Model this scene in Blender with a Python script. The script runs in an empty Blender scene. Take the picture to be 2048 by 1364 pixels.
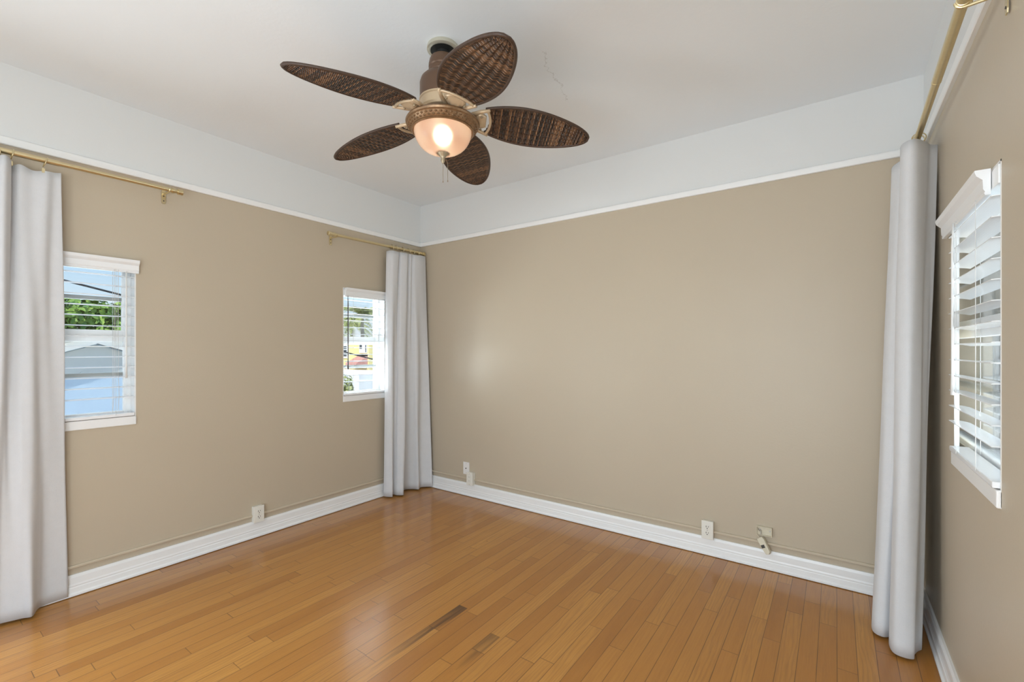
import bpy, bmesh, math, random
from mathutils import Vector, Matrix
random.seed(7)
PI = math.pi
S = bpy.context.scene
COL = S.collection

# ------------------------------------------------------------------ camera
cam_d = bpy.data.cameras.new('camera')
cam = bpy.data.objects.new('camera', cam_d)
COL.objects.link(cam)
cam.location = (3.365, -3.150, 1.33)
cam.rotation_euler = (PI / 2, 0, math.radians(35.5))
cam_d.sensor_width = 36.0
cam_d.lens = 36.0 * 908.0 / 2048.0
cam_d.shift_y = 18.0 / 2048.0
cam_d.clip_start = 0.02
cam_d.clip_end = 400
S.camera = cam

# ------------------------------------------------------------------ view
S.view_settings.view_transform = 'Standard'
S.view_settings.look = 'None'
S.view_settings.gamma = 1.0
S.view_settings.use_curve_mapping = False
S.view_settings.exposure = 0.0

# ------------------------------------------------------------------ sky
W = bpy.data.worlds.new('sky')
S.world = W
W.use_nodes = True
nt = W.node_tree
nt.nodes.clear()
wo = nt.nodes.new('ShaderNodeOutputWorld')
bg = nt.nodes.new('ShaderNodeBackground')
tc = nt.nodes.new('ShaderNodeTexCoord')
sx = nt.nodes.new('ShaderNodeSeparateXYZ')
rp = nt.nodes.new('ShaderNodeValToRGB')
e = rp.color_ramp.elements
e[0].position = 0.0; e[0].color = (0.95, 0.97, 1.0, 1)
e[1].position = 0.75; e[1].color = (0.20, 0.42, 0.85, 1)
q = e.new(0.10); q.color = (0.66, 0.84, 1.0, 1)
q = e.new(0.17); q.color = (0.40, 0.66, 0.96, 1)
nt.links.new(tc.outputs['Generated'], sx.inputs[0])
nt.links.new(sx.outputs['Z'], rp.inputs[0])
nt.links.new(rp.outputs[0], bg.inputs[0])
bg.inputs[1].default_value = 1.0
nt.links.new(bg.outputs[0], wo.inputs[0])

# ------------------------------------------------------------------ sun and added fill lamps
sun_d = bpy.data.lights.new('sun', 'SUN')
sun_d.energy = 4.2
sun_d.angle = 0.009
sun_d.color = (1.0, 0.96, 0.88)
sun = bpy.data.objects.new('sun', sun_d)
COL.objects.link(sun)
sun.rotation_euler = Vector((-0.30, 0.55, -0.78)).to_track_quat('-Z', 'Y').to_euler()

def fill_lamp(name, loc, rot, sx_, sy_, power, color=(1, 1, 1)):
    d = bpy.data.lights.new(name, 'AREA')
    d.shape = 'RECTANGLE'
    d.size, d.size_y = sx_, sy_
    d.energy = power
    d.color = color
    o = bpy.data.objects.new(name, d)
    o.location = loc
    o.rotation_euler = rot
    COL.objects.link(o)
    return o
# fill lamps added in unseen openings of the room behind the camera
FRONT = -4.30
FILL_TINT = (0.855, 0.955, 1.02)
fill_lamp('fill_front', (0.95, FRONT - 0.06, 1.15), (PI / 2, 0, 0), 1.4, 2.0, 3, FILL_TINT)
fill_lamp('fill_front', (2.85, FRONT - 0.06, 1.15), (PI / 2, 0, 0), 1.4, 2.0, 51, FILL_TINT)
fill_lamp('fill_left', (-0.06, -3.72, 0.85), (PI / 2 - 0.18, 0, -PI / 2), 0.85, 1.4, 42, FILL_TINT)
fill_lamp('fill_right', (3.735 + 0.06, -3.80, 1.0), (PI / 2 - 0.20, 0, PI / 2), 0.80, 1.7, 33, FILL_TINT)
# fill lamps added out of sight outside the small windows, lower pair tilted steeper
up2 = math.radians(30)
fill_lamp('fill_outside_left', (-0.75, -1.24, 0.95), (PI / 2 + up2, 0, -PI / 2), 1.45, 1.2, 160, FILL_TINT)
fill_lamp('fill_outside_right', (4.40, -1.05, 0.95), (PI / 2 + up2, 0, PI / 2), 0.9, 1.2, 28, FILL_TINT)
fill_lamp('fill_upward', (-0.75, -1.24, 0.6), (PI / 2 + 0.8, 0, -PI / 2), 1.45, 0.8, 160, FILL_TINT)
fill_lamp('fill_upward', (4.40, -1.05, 0.7), (PI / 2 + 0.8, 0, PI / 2), 0.9, 0.8, 20, FILL_TINT)

# ------------------------------------------------------------------ node helpers
def mat(name):
    m = bpy.data.materials.new(name)
    m.use_nodes = True
    t = m.node_tree
    b = t.nodes['Principled BSDF']
    return m, t, b

def N(t, kind, **kw):
    n = t.nodes.new(kind)
    for k, v in kw.items():
        setattr(n, k, v)
    return n

def L(t, a, b):
    t.links.new(a, b)

def M(t, op, a, b=None, c=None, clamp=False):
    n = t.nodes.new('ShaderNodeMath')
    n.operation = op
    n.use_clamp = clamp
    for i, v in enumerate((a, b, c)):
        if v is None:
            continue
        if hasattr(v, 'links'):
            t.links.new(v, n.inputs[i])
        else:
            n.inputs[i].default_value = v
    return n.outputs[0]

def MIX(t, fac, a, b):
    n = t.nodes.new('ShaderNodeMix')
    n.data_type = 'RGBA'
    for i, v in ((0, fac), (6, a), (7, b)):
        if hasattr(v, 'links'):
            t.links.new(v, n.inputs[i])
        else:
            n.inputs[i].default_value = v if i == 0 else (v[0], v[1], v[2], 1)
    return n.outputs[2]

def noise(t, vec, scale, detail=3, rough=0.5):
    n = t.nodes.new('ShaderNodeTexNoise')
    n.inputs['Scale'].default_value = scale
    n.inputs['Detail'].default_value = detail
    n.inputs['Roughness'].default_value = rough
    if vec is not None:
        t.links.new(vec, n.inputs['Vector'])
    return n.outputs['Fac']

def bump(t, b, h, strength, dist=0.002):
    n = t.nodes.new('ShaderNodeBump')
    n.inputs['Strength'].default_value = strength
    n.inputs['Distance'].default_value = dist
    t.links.new(h, n.inputs['Height'])
    t.links.new(n.outputs[0], b.inputs['Normal'])

def simple(name, col, rough=0.5, metal=0.0, spec=0.5, var=0.0, vscale=20, bmp=0.0, bscale=200):
    m, t, b = mat(name)
    b.inputs['Base Color'].default_value = (*col, 1)
    b.inputs['Roughness'].default_value = rough
    b.inputs['Metallic'].default_value = metal
    b.inputs['Specular IOR Level'].default_value = spec
    g = N(t, 'ShaderNodeTexCoord')
    if var > 0:
        f = noise(t, g.outputs['Object'], vscale, 4)
        lo = tuple(c * (1 - var) for c in col)
        hi = tuple(min(1, c * (1 + var)) for c in col)
        L(t, MIX(t, f, lo, hi), b.inputs['Base Color'])
    if bmp > 0:
        bump(t, b, noise(t, g.outputs['Object'], bscale, 3), bmp)
    return m

# ------------------------------------------------------------------ materials
TAN = (0.525, 0.446, 0.336)
WHITE = (0.73, 0.735, 0.725)
def wall_material(name, split):
    m, t, b = mat(name)
    g = N(t, 'ShaderNodeNewGeometry')
    s = N(t, 'ShaderNodeSeparateXYZ')
    L(t, g.outputs['Position'], s.inputs[0])
    up = M(t, 'GREATER_THAN', s.outputs['Z'], split)
    var = noise(t, g.outputs['Position'], 1.6, 4)
    tan = MIX(t, var, tuple(c * .97 for c in TAN), tuple(c * 1.03 for c in TAN))
    L(t, MIX(t, up, tan, WHITE), b.inputs['Base Color'])
    b.inputs['Roughness'].default_value = 0.40
    b.inputs['Specular IOR Level'].default_value = 0.45
    h = M(t, 'ADD', noise(t, g.outputs['Position'], 90, 3), M(t, 'MULTIPLY', noise(t, g.outputs['Position'], 3.0, 2), 3.0))
    bump(t, b, h, 0.10, 0.004)
    return m
m_wall = wall_material('wall_paint', 2.365)
m_ext = simple('stucco_exterior', (0.72, 0.66, 0.55), 0.9, bmp=0.4, bscale=60)

def ceiling_material():
    m, t, b = mat('ceiling_plaster')
    g = N(t, 'ShaderNodeNewGeometry')
    pos = g.outputs['Position']
    b.inputs['Roughness'].default_value = 0.6
    s = N(t, 'ShaderNodeSeparateXYZ'); L(t, pos, s.inputs[0])
    # hairline plaster crack running away from the fan
    wob = M(t, 'MULTIPLY', M(t, 'SUBTRACT', noise(t, pos, 9, 4, .7), 0.5), 0.16)
    cx = M(t, 'ADD', M(t, 'MULTIPLY_ADD', s.outputs['Y'], -0.22, 1.925), wob)
    d = M(t, 'ABSOLUTE', M(t, 'SUBTRACT', s.outputs['X'], cx))
    line = M(t, 'LESS_THAN', d, 0.0022)
    rng = M(t, 'MULTIPLY', M(t, 'GREATER_THAN', s.outputs['Y'], -1.30), M(t, 'LESS_THAN', s.outputs['Y'], -0.86))
    crack = M(t, 'MULTIPLY', M(t, 'MULTIPLY', line, rng), 0.35)
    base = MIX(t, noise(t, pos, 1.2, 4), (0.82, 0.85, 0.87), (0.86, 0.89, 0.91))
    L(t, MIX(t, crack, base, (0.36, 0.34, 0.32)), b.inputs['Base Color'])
    h = M(t, 'ADD', noise(t, pos, 45, 4), M(t, 'MULTIPLY', noise(t, pos, 6, 3), 2.0))
    bump(t, b, h, 0.18, 0.004)
    return m
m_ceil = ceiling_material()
m_trim = simple('white_trim_paint', (0.86, 0.86, 0.85), 0.32, spec=0.5, var=0.02, vscale=8, bmp=0.05, bscale=40)
m_tanpaint = simple('tan_painted_metal', tuple(c * 1.10 for c in TAN), 0.38, var=0.02)
m_vinyl = simple('white_vinyl', (0.90, 0.91, 0.91), 0.35)
m_slat = simple('white_blind_slat', (0.87, 0.88, 0.89), 0.16, spec=0.6)
m_valance = simple('white_valance', (0.86, 0.87, 0.875), 0.30)
m_cord = simple('blind_cord', (0.62, 0.61, 0.58), 0.8)
m_wand_w = simple('white_plastic_wand', (0.78, 0.78, 0.76), 0.25)
m_wand_backlit = simple('backlit_plastic_wand', (0.05, 0.035, 0.03), 0.3)  # backlit darkness of the wand put into its colour
m_muntin = simple('grey_storm_bar', (0.42, 0.42, 0.42), 0.4, metal=0.2)

def floor_material():
    m, t, b = mat('oak_strip_floor')
    g = N(t, 'ShaderNodeNewGeometry')
    pos = g.outputs['Position']
    s = N(t, 'ShaderNodeSeparateXYZ'); L(t, pos, s.inputs[0])
    X, Y = s.outputs['X'], s.outputs['Y']
    PW = 0.0697
    px = M(t, 'DIVIDE', M(t, 'ADD', X, 0.046), PW)
    ix = M(t, 'FLOOR', px)
    fx = M(t, 'SUBTRACT', px, ix)
    w1 = N(t, 'ShaderNodeTexWhiteNoise', noise_dimensions='1D'); L(t, ix, w1.inputs['W'])
    rx = w1.outputs['Value']
    w2 = N(t, 'ShaderNodeTexWhiteNoise', noise_dimensions='1D'); L(t, M(t, 'ADD', ix, 71.3), w2.inputs['W'])
    length = M(t, 'MULTIPLY_ADD', w2.outputs['Value'], 0.75, 0.62)
    py = M(t, 'ADD', M(t, 'DIVIDE', Y, length), M(t, 'MULTIPLY', rx, 9.7))
    iy = M(t, 'FLOOR', py)
    fy = M(t, 'SUBTRACT', py, iy)
    cv = N(t, 'ShaderNodeCombineXYZ'); L(t, ix, cv.inputs[0]); L(t, iy, cv.inputs[1])
    w3 = N(t, 'ShaderNodeTexWhiteNoise', noise_dimensions='3D'); L(t, cv.outputs[0], w3.inputs['Vector'])
    tone = w3.outputs['Value']
    # grain: long streaks offset per board
    gv = N(t, 'ShaderNodeCombineXYZ')
    L(t, M(t, 'MULTIPLY_ADD', X, 1.0, M(t, 'MULTIPLY', tone, 13.0)), gv.inputs[0])
    L(t, M(t, 'MULTIPLY', Y, 0.045), gv.inputs[1])
    L(t, M(t, 'MULTIPLY', tone, 31.0), gv.inputs[2])
    fine = noise(t, gv.outputs[0], 130, 5, .65)
    gv2 = N(t, 'ShaderNodeCombineXYZ')
    L(t, M(t, 'ADD', X, M(t, 'MULTIPLY', tone, 7.0)), gv2.inputs[0])
    L(t, M(t, 'MULTIPLY', Y, 0.12), gv2.inputs[1])
    L(t, M(t, 'MULTIPLY', tone, 11.0), gv2.inputs[2])
    broad = noise(t, gv2.outputs[0], 16, 4, .6)
    cath = N(t, 'ShaderNodeTexWave', wave_type='BANDS', bands_direction='X')
    L(t, gv2.outputs[0], cath.inputs['Vector'])
    cath.inputs['Scale'].default_value = 18
    cath.inputs['Distortion'].default_value = 14
    cath.inputs['Detail'].default_value = 3
    cath.inputs['Detail Scale'].default_value = 0.9
    ramp = N(t, 'ShaderNodeValToRGB')
    el = ramp.color_ramp.elements
    el[0].position = 0.0; el[0].color = (0.335, 0.126, 0.021, 1)
    el[1].position = 1.0; el[1].color = (0.625, 0.305, 0.069, 1)
    k = el.new(0.35); k.color = (0.450, 0.192, 0.037, 1)
    k = el.new(0.7); k.color = (0.520, 0.237, 0.049, 1)
    mixv = M(t, 'ADD', M(t, 'MULTIPLY', tone, 0.62), M(t, 'MULTIPLY', broad, 0.40))
    L(t, mixv, ramp.inputs[0])
    c = ramp.outputs[0]
    gf = M(t, 'MULTIPLY', M(t, 'SUBTRACT', 0.62, fine, clamp=True), 1.5, clamp=True)
    c = MIX(t, M(t, 'MULTIPLY', gf, 0.75), c, (0.32, 0.125, 0.026))
    cw = M(t, 'MULTIPLY', M(t, 'POWER', cath.outputs['Fac'], 3.0), M(t, 'MULTIPLY', M(t, 'GREATER_THAN', tone, 0.55), 0.28))
    c = MIX(t, cw, c, (0.26, 0.115, 0.036))
    # dark mineral stains in two of the boards
    def stain(x0, x1, y0, y1, amt):
        ax = M(t, 'MULTIPLY', M(t, 'GREATER_THAN', X, x0), M(t, 'LESS_THAN', X, x1))
        yy = M(t, 'DIVIDE', M(t, 'SUBTRACT', Y, y0), y1 - y0)
        ay = M(t, 'MULTIPLY', M(t, 'GREATER_THAN', yy, 0.0), M(t, 'LESS_THAN', yy, 1.0))
        nn = M(t, 'MULTIPLY', M(t, 'SUBTRACT', M(t, 'MULTIPLY_ADD', yy, 0.55, noise(t, gv.outputs[0], 40, 3, .6)), 0.55, clamp=True), 2.6, clamp=True)
        return M(t, 'MULTIPLY', M(t, 'MULTIPLY', ax, ay), M(t, 'MULTIPLY', nn, amt))
    st = M(t, 'MAXIMUM', stain(1.767, 1.806, -1.95, -1.38, 0.85), stain(2.045, 2.10, -1.75, -1.47, 0.55))
    st = M(t, 'MAXIMUM', st, stain(1.767, 1.767 + .055, -1.62, -1.38, 0.75))
    c = MIX(t, st, c, (0.075, 0.033, 0.014))
    # small nail specks
    vo = N(t, 'ShaderNodeTexVoronoi', feature='F1'); L(t, pos, vo.inputs['Vector']); vo.inputs['Scale'].default_value = 3.1
    speck = M(t, 'MULTIPLY', M(t, 'LESS_THAN', vo.outputs['Distance'], 0.014), 0.7)
    c = MIX(t, speck, c, (0.08, 0.035, 0.015))
    ex = M(t, 'MINIMUM', fx, M(t, 'SUBTRACT', 1.0, fx))
    ey = M(t, 'MULTIPLY', M(t, 'MINIMUM', fy, M(t, 'SUBTRACT', 1.0, fy)), M(t, 'DIVIDE', length, PW))
    sw = M(t, 'MULTIPLY_ADD', noise(t, pos, 5, 2), 0.042, 0.010)
    seam = M(t, 'SUBTRACT', 1.0, M(t, 'DIVIDE', M(t, 'MINIMUM', ex, ey), sw), clamp=True)
    c = MIX(t, M(t, 'MULTIPLY', seam, 0.85), c, (0.075, 0.032, 0.013))
    L(t, c, b.inputs['Base Color'])
    rg = M(t, 'MULTIPLY_ADD', noise(t, pos, 7, 4), 0.14, 0.24)
    L(t, M(t, 'ADD', rg, M(t, 'MULTIPLY', fine, 0.05)), b.inputs['Roughness'])
    b.inputs['Coat Weight'].default_value = 0.50
    b.inputs['Coat Roughness'].default_value = 0.165
    b.inputs['Specular IOR Level'].default_value = 0.32
    h = M(t, 'SUBTRACT', M(t, 'MULTIPLY', fine, 0.25), seam)
    bump(t, b, h, 0.22, 0.0012)
    return m
m_floor = floor_material()

def fabric_material():
    m, t, b = mat('curtain_fabric')
    g = N(t, 'ShaderNodeTexCoord')
    o = g.outputs['Object']
    f1 = noise(t, o, 260, 3, .7)
    f2 = noise(t, o, 24, 4, .6)
    c = MIX(t, f2, (0.625, 0.625, 0.635), (0.685, 0.685, 0.695))
    c = MIX(t, M(t, 'MULTIPLY', M(t, 'GREATER_THAN', f1, 0.62), 0.18), c, (0.44, 0.43, 0.43))
    L(t, c, b.inputs['Base Color'])
    b.inputs['Roughness'].default_value = 0.95
    b.inputs['Specular IOR Level'].default_value = 0.15
    b.inputs['Sheen Weight'].default_value = 0.15
    bump(t, b, M(t, 'ADD', f1, M(t, 'MULTIPLY', f2, 2.0)), 0.12, 0.002)
    return m
m_fabric = fabric_material()
m_brass = simple('brushed_brass', (0.74, 0.63, 0.39), 0.34, metal=1.0, var=0.06, vscale=60)
m_brass_d = simple('aged_brass', (0.46, 0.36, 0.16), 0.35, metal=1.0, var=0.08, vscale=60)
m_ivory = simple('ivory_plastic', (0.80, 0.775, 0.70), 0.32)
m_whiteplate = simple('white_plastic_plate', (0.84, 0.82, 0.79), 0.32)
m_phone = simple('aged_cream_plastic', (0.68, 0.62, 0.48), 0.45, var=0.08, vscale=80)
m_slot = simple('dark_slot', (0.05, 0.045, 0.04), 0.6)
m_screw = simple('steel_screw', (0.45, 0.43, 0.40), 0.35, metal=0.9)

# fan materials
def wicker_material():
    m, t, b = mat('woven_wicker')
    uv = N(t, 'ShaderNodeUVMap')
    s = N(t, 'ShaderNodeSeparateXYZ'); L(t, uv.outputs[0], s.inputs[0])
    U, V = s.outputs['X'], s.outputs['Y']
    strand = M(t, 'MULTIPLY', U, 1 / 0.0072)
    isd = M(t, 'FLOOR', strand)
    fs = M(t, 'SUBTRACT', strand, isd)
    prof = M(t, 'SINE', M(t, 'MULTIPLY', fs, PI))
    wn = N(t, 'ShaderNodeTexWhiteNoise', noise_dimensions='1D'); L(t, isd, wn.inputs['W'])
    cv = N(t, 'ShaderNodeCombineXYZ'); L(t, isd, cv.inputs[0]); L(t, M(t, 'MULTIPLY', V, 3.0), cv.inputs[1])
    along = noise(t, cv.outputs[0], 1.7, 3)
    par = M(t, 'MULTIPLY', M(t, 'MODULO', isd, 2.0), PI)
    over = M(t, 'SINE', M(t, 'ADD', M(t, 'MULTIPLY', V, 7.0 * PI), par))
    val = M(t, 'ADD', M(t, 'MULTIPLY', along, 0.6), M(t, 'MULTIPLY', wn.outputs['Value'], 0.4))
    r = N(t, 'ShaderNodeValToRGB')
    el = r.color_ramp.elements
    el[0].position = 0.30; el[0].color = (0.014, 0.008, 0.005, 1)
    el[1].position = 0.78; el[1].color = (0.40, 0.20, 0.090, 1)
    k = el.new(0.5); k.color = (0.085, 0.038, 0.017, 1)
    L(t, val, r.inputs[0])
    c = MIX(t, M(t, 'MULTIPLY', M(t, 'SUBTRACT', 1.0, prof), 0.85), r.outputs[0], (0.012, 0.006, 0.004))
    L(t, c, b.inputs['Base Color'])
    b.inputs['Roughness'].default_value = 0.38
    h = M(t, 'ADD', prof, M(t, 'MULTIPLY', over, 0.55))
    bump(t, b, h, 0.75, 0.004)
    return m
m_wicker = wicker_material()
m_rim = simple('dark_wicker_rim', (0.052, 0.026, 0.014), 0.45, var=0.5, vscale=120, bmp=0.5, bscale=220)
m_iron = simple('cream_gold_metal', (0.56, 0.42, 0.27), 0.32, metal=0.25, var=0.06, vscale=30)
m_brown = simple('brown_fan_metal', (0.135, 0.075, 0.044), 0.38, metal=0.35, var=0.08, vscale=20)
m_bronze = simple('carved_bronze_ring', (0.26, 0.155, 0.080), 0.36, metal=0.55, var=0.45, vscale=70, bmp=0.5, bscale=90)
m_black = simple('black_void_metal', (0.012, 0.012, 0.011), 0.5)
m_galv = simple('bare_mounting_ring', (0.55, 0.52, 0.42), 0.35, metal=0.5)
m_finial = simple('antique_brass_finial', (0.36, 0.29, 0.19), 0.36, metal=0.5)
m_chain = simple('pull_chain_metal', (0.36, 0.30, 0.22), 0.4, metal=0.8)

def bowl_material():
    m = bpy.data.materials.new('frosted_alabaster_glass')
    m.use_nodes = True
    t = m.node_tree
    t.nodes.clear()
    out = N(t, 'ShaderNodeOutputMaterial')
    g = N(t, 'ShaderNodeTexCoord')
    sw = N(t, 'ShaderNodeTexWave', wave_type='BANDS')
    L(t, g.outputs['Object'], sw.inputs['Vector'])
    sw.inputs['Scale'].default_value = 3.5
    sw.inputs['Distortion'].default_value = 9
    sw.inputs['Detail'].default_value = 2
    c = MIX(t, sw.outputs['Fac'], (0.68, 0.48, 0.38), (0.80, 0.64, 0.53))
    tl = N(t, 'ShaderNodeBsdfTranslucent'); L(t, c, tl.inputs[0])
    df = N(t, 'ShaderNodeBsdfDiffuse'); L(t, c, df.inputs[0])
    tr = N(t, 'ShaderNodeBsdfTransparent'); tr.inputs[0].default_value = (1.0, 0.90, 0.78, 1)
    gl = N(t, 'ShaderNodeBsdfGlossy'); gl.inputs['Roughness'].default_value = 0.2
    a = N(t, 'ShaderNodeMixShader'); a.inputs[0].default_value = 0.42
    L(t, tl.outputs[0], a.inputs[1]); L(t, df.outputs[0], a.inputs[2])
    rf = N(t, 'ShaderNodeBsdfRefraction'); rf.inputs['Roughness'].default_value = 0.55; rf.inputs['IOR'].default_value = 1.25
    rf.inputs['Color'].default_value = (1.0, 0.92, 0.82, 1)
    cl = N(t, 'ShaderNodeMixShader'); cl.inputs[0].default_value = 0.90
    L(t, tr.outputs[0], cl.inputs[1]); L(t, rf.outputs[0], cl.inputs[2])
    b = N(t, 'ShaderNodeMixShader'); b.inputs[0].default_value = 0.30
    L(t, a.outputs[0], b.inputs[1]); L(t, cl.outputs[0], b.inputs[2])
    fr = N(t, 'ShaderNodeFresnel'); fr.inputs[0].default_value = 1.45
    d = N(t, 'ShaderNodeMixShader'); L(t, M(t, 'MULTIPLY', fr.outputs[0], 0.7), d.inputs[0])
    L(t, b.outputs[0], d.inputs[1]); L(t, gl.outputs[0], d.inputs[2])
    L(t, d.outputs[0], out.inputs[0])
    return m
m_bowl = bowl_material()
def bulb_material():
    m = bpy.data.materials.new('lit_bulb')
    m.use_nodes = True
    t = m.node_tree
    t.nodes.clear()
    out = N(t, 'ShaderNodeOutputMaterial')
    em = N(t, 'ShaderNodeEmission')
    em.inputs[0].default_value = (1.0, 0.86, 0.66, 1)
    em.inputs[1].default_value = 22
    L(t, em.outputs[0], out.inputs[0])
    return m
m_bulb = bulb_material()
def glass_material():
    m = bpy.data.materials.new('window_glass')
    m.use_nodes = True
    t = m.node_tree
    t.nodes.clear()
    out = N(t, 'ShaderNodeOutputMaterial')
    tr = N(t, 'ShaderNodeBsdfTransparent'); tr.inputs[0].default_value = (0.97, 0.985, 0.98, 1)
    gl = N(t, 'ShaderNodeBsdfGlossy'); gl.inputs['Roughness'].default_value = 0.01
    fr = N(t, 'ShaderNodeFresnel'); fr.inputs[0].default_value = 1.45
    mx = N(t, 'ShaderNodeMixShader')
    L(t, M(t, 'MULTIPLY', fr.outputs[0], 0.8), mx.inputs[0])
    L(t, tr.outputs[0], mx.inputs[1]); L(t, gl.outputs[0], mx.inputs[2])
    L(t, mx.outputs[0], out.inputs[0])
    return m
m_glass = glass_material()

# ------------------------------------------------------------------ object helpers
def tag(o, label=None, cat=None, group=None, kind=None):
    if label: o['label'] = label
    if cat: o['category'] = cat
    if group: o['group'] = group
    if kind: o['kind'] = kind
    return o

def empty(name, loc=(0, 0, 0), rz=0.0):
    o = bpy.data.objects.new(name, None)
    o.empty_display_size = 0.05
    o.location = loc
    o.rotation_euler = (0, 0, rz)
    COL.objects.link(o)
    return o

def finish(name, bm, m, parent=None, smooth=False, loc=(0, 0, 0), recalc=True):
    if recalc:
        bmesh.ops.recalc_face_normals(bm, faces=bm.faces)
    me = bpy.data.meshes.new(name)
    bm.to_mesh(me)
    bm.free()
    if smooth:
        for p in me.polygons:
            p.use_smooth = True
    for mm in (m if isinstance(m, (list, tuple)) else [m]):
        me.materials.append(mm)
    o = bpy.data.objects.new(name, me)
    o.location = loc
    COL.objects.link(o)
    if parent is not None:
        o.parent = parent
    return o

def bevel_mod(o, w=0.002, seg=2):
    md = o.modifiers.new('bevel', 'BEVEL')
    md.width = w
    md.segments = seg
    md.limit_method = 'ANGLE'
    return o

def auto_smooth(o, ang=40):
    me = o.data
    for p in me.polygons:
        p.use_smooth = True
    bm = bmesh.new(); bm.from_mesh(me)
    for e_ in bm.edges:
        if len(e_.link_faces) == 2 and e_.calc_face_angle(0) > math.radians(ang):
            e_.smooth = False
    bm.to_mesh(me); bm.free()
    return o

def box(bm, x0, x1, y0, y1, z0, z1):
    v = [bm.verts.new(p) for p in ((x0, y0, z0), (x1, y0, z0), (x1, y1, z0), (x0, y1, z0),
                                   (x0, y0, z1), (x1, y0, z1), (x1, y1, z1), (x0, y1, z1))]
    for f in ((0, 3, 2, 1), (4, 5, 6, 7), (0, 1, 5, 4), (1, 2, 6, 5), (2, 3, 7, 6), (3, 0, 4, 7)):
        bm.faces.new([v[i] for i in f])
    return v

def lathe(bm, prof, seg=40, cap=True, c=(0, 0, 0)):
    rings = []
    for r, z in prof:
        rings.append([bm.verts.new((c[0] + r * math.cos(2 * PI * i / seg), c[1] + r * math.sin(2 * PI * i / seg), c[2] + z)) for i in range(seg)])
    for a, b in zip(rings, rings[1:]):
        for i in range(seg):
            j = (i + 1) % seg
            bm.faces.new((a[i], a[j], b[j], b[i]))
    if cap:
        for r_ in (rings[0], rings[-1]):
            bm.faces.new(r_)
    return rings

def tube(bm, pts, rad, seg=10, closed=False, cap=True):
    pts = [Vector(p) for p in pts]
    n = len(pts)
    rads = rad if isinstance(rad, (list, tuple)) else [rad] * n
    rings = []
    up = None
    for i, p in enumerate(pts):
        if closed:
            d = pts[(i + 1) % n] - pts[i - 1]
        else:
            d = pts[min(i + 1, n - 1)] - pts[max(i - 1, 0)]
        d.normalize()
        if up is None:
            up = d.orthogonal().normalized()
        else:
            up = (up - d * up.dot(d))
            if up.length < 1e-6: up = d.orthogonal()
            up.normalize()
        side = d.cross(up)
        rings.append([bm.verts.new(p + (up * math.cos(2 * PI * k / seg) + side * math.sin(2 * PI * k / seg)) * rads[i]) for k in range(seg)])
    m_ = n if closed else n - 1
    for i in range(m_):
        a, b = rings[i], rings[(i + 1) % n]
        for k in range(seg):
            l = (k + 1) % seg
            bm.faces.new((a[k], a[l], b[l], b[k]))
    if cap and not closed:
        bm.faces.new(rings[0]); bm.faces.new(rings[-1])

def prism(bm, prof, axis_pts):
    """sweep a closed 2D profile [(a, b)] between two frames: each frame = (origin, A, B)"""
    rings = []
    for o, A, B in axis_pts:
        rings.append([bm.verts.new(Vector(o) + Vector(A) * a + Vector(B) * b) for a, b in prof])
    n = len(prof)
    for r0, r1 in zip(rings, rings[1:]):
        for i in range(n):
            j = (i + 1) % n
            bm.faces.new((r0[i], r0[j], r1[j], r1[i]))
    bm.faces.new(rings[0]); bm.faces.new(rings[-1])

def catmull(P, n):
    P = [Vector(p) for p in P]
    Q = [P[0] * 2 - P[1]] + P + [P[-1] * 2 - P[-2]]
    out = []
    m_ = len(P) - 1
    for i in range(n + 1):
        t = i / n * m_
        k = min(int(t), m_ - 1)
        u = t - k
        a, b, c, d = Q[k:k + 4]
        out.append(0.5 * ((2 * b) + (c - a) * u + (2 * a - 5 * b + 4 * c - d) * u * u + (3 * b - a - 3 * c + d) * u ** 3))
    return out

# ------------------------------------------------------------------ room shell
RX, CEIL = 3.735, 2.756
T = 0.16

def wall(name, length, height, openings, matrix, mats, T=T):
    """local x along the wall, local y outward, z up; openings = (u0, u1, z0, z1)"""
    us = sorted({0.0, length} | {o[0] for o in openings} | {o[1] for o in openings})
    zs = sorted({0.0, height, 2.365} | {o[2] for o in openings} | {o[3] for o in openings})
    def solid(i, j):
        if i < 0 or j < 0 or i >= len(us) - 1 or j >= len(zs) - 1:
            return False
        cu, cz = (us[i] + us[i + 1]) / 2, (zs[j] + zs[j + 1]) / 2
        return not any(o[0] < cu < o[1] and o[2] < cz < o[3] for o in openings)
    bm = bmesh.new()
    cache = {}
    def v(u, d, z):
        k = (round(u, 5), d, round(z, 5))
        if k not in cache:
            cache[k] = bm.verts.new((u, d, z))
        return cache[k]
    for i in range(len(us) - 1):
        for j in range(len(zs) - 1):
            if not solid(i, j):
                continue
            a, b, c, d = us[i], us[i + 1], zs[j], zs[j + 1]
            f = bm.faces.new((v(a, 0, c), v(b, 0, c), v(b, 0, d), v(a, 0, d))); f.material_index = 0
            f = bm.faces.new((v(a, T, c), v(a, T, d), v(b, T, d), v(b, T, c))); f.material_index = 1
            if not solid(i - 1, j): bm.faces.new((v(a, 0, c), v(a, 0, d), v(a, T, d), v(a, T, c)))
            if not solid(i + 1, j): bm.faces.new((v(b, 0, c), v(b, T, c), v(b, T, d), v(b, 0, d)))
            if not solid(i, j - 1): bm.faces.new((v(a, 0, c), v(a, T, c), v(b, T, c), v(b, 0, c)))
            if not solid(i, j + 1): bm.faces.new((v(a, 0, d), v(b, 0, d), v(b, T, d), v(a, T, d)))
    o = finish(name, bm, mats)
    o.matrix_world = matrix
    return tag(o, kind='structure')

def frame(origin, rz):
    return Matrix.Translation(origin) @ Matrix.Rotation(rz, 4, 'Z')
FL = -FRONT
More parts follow.
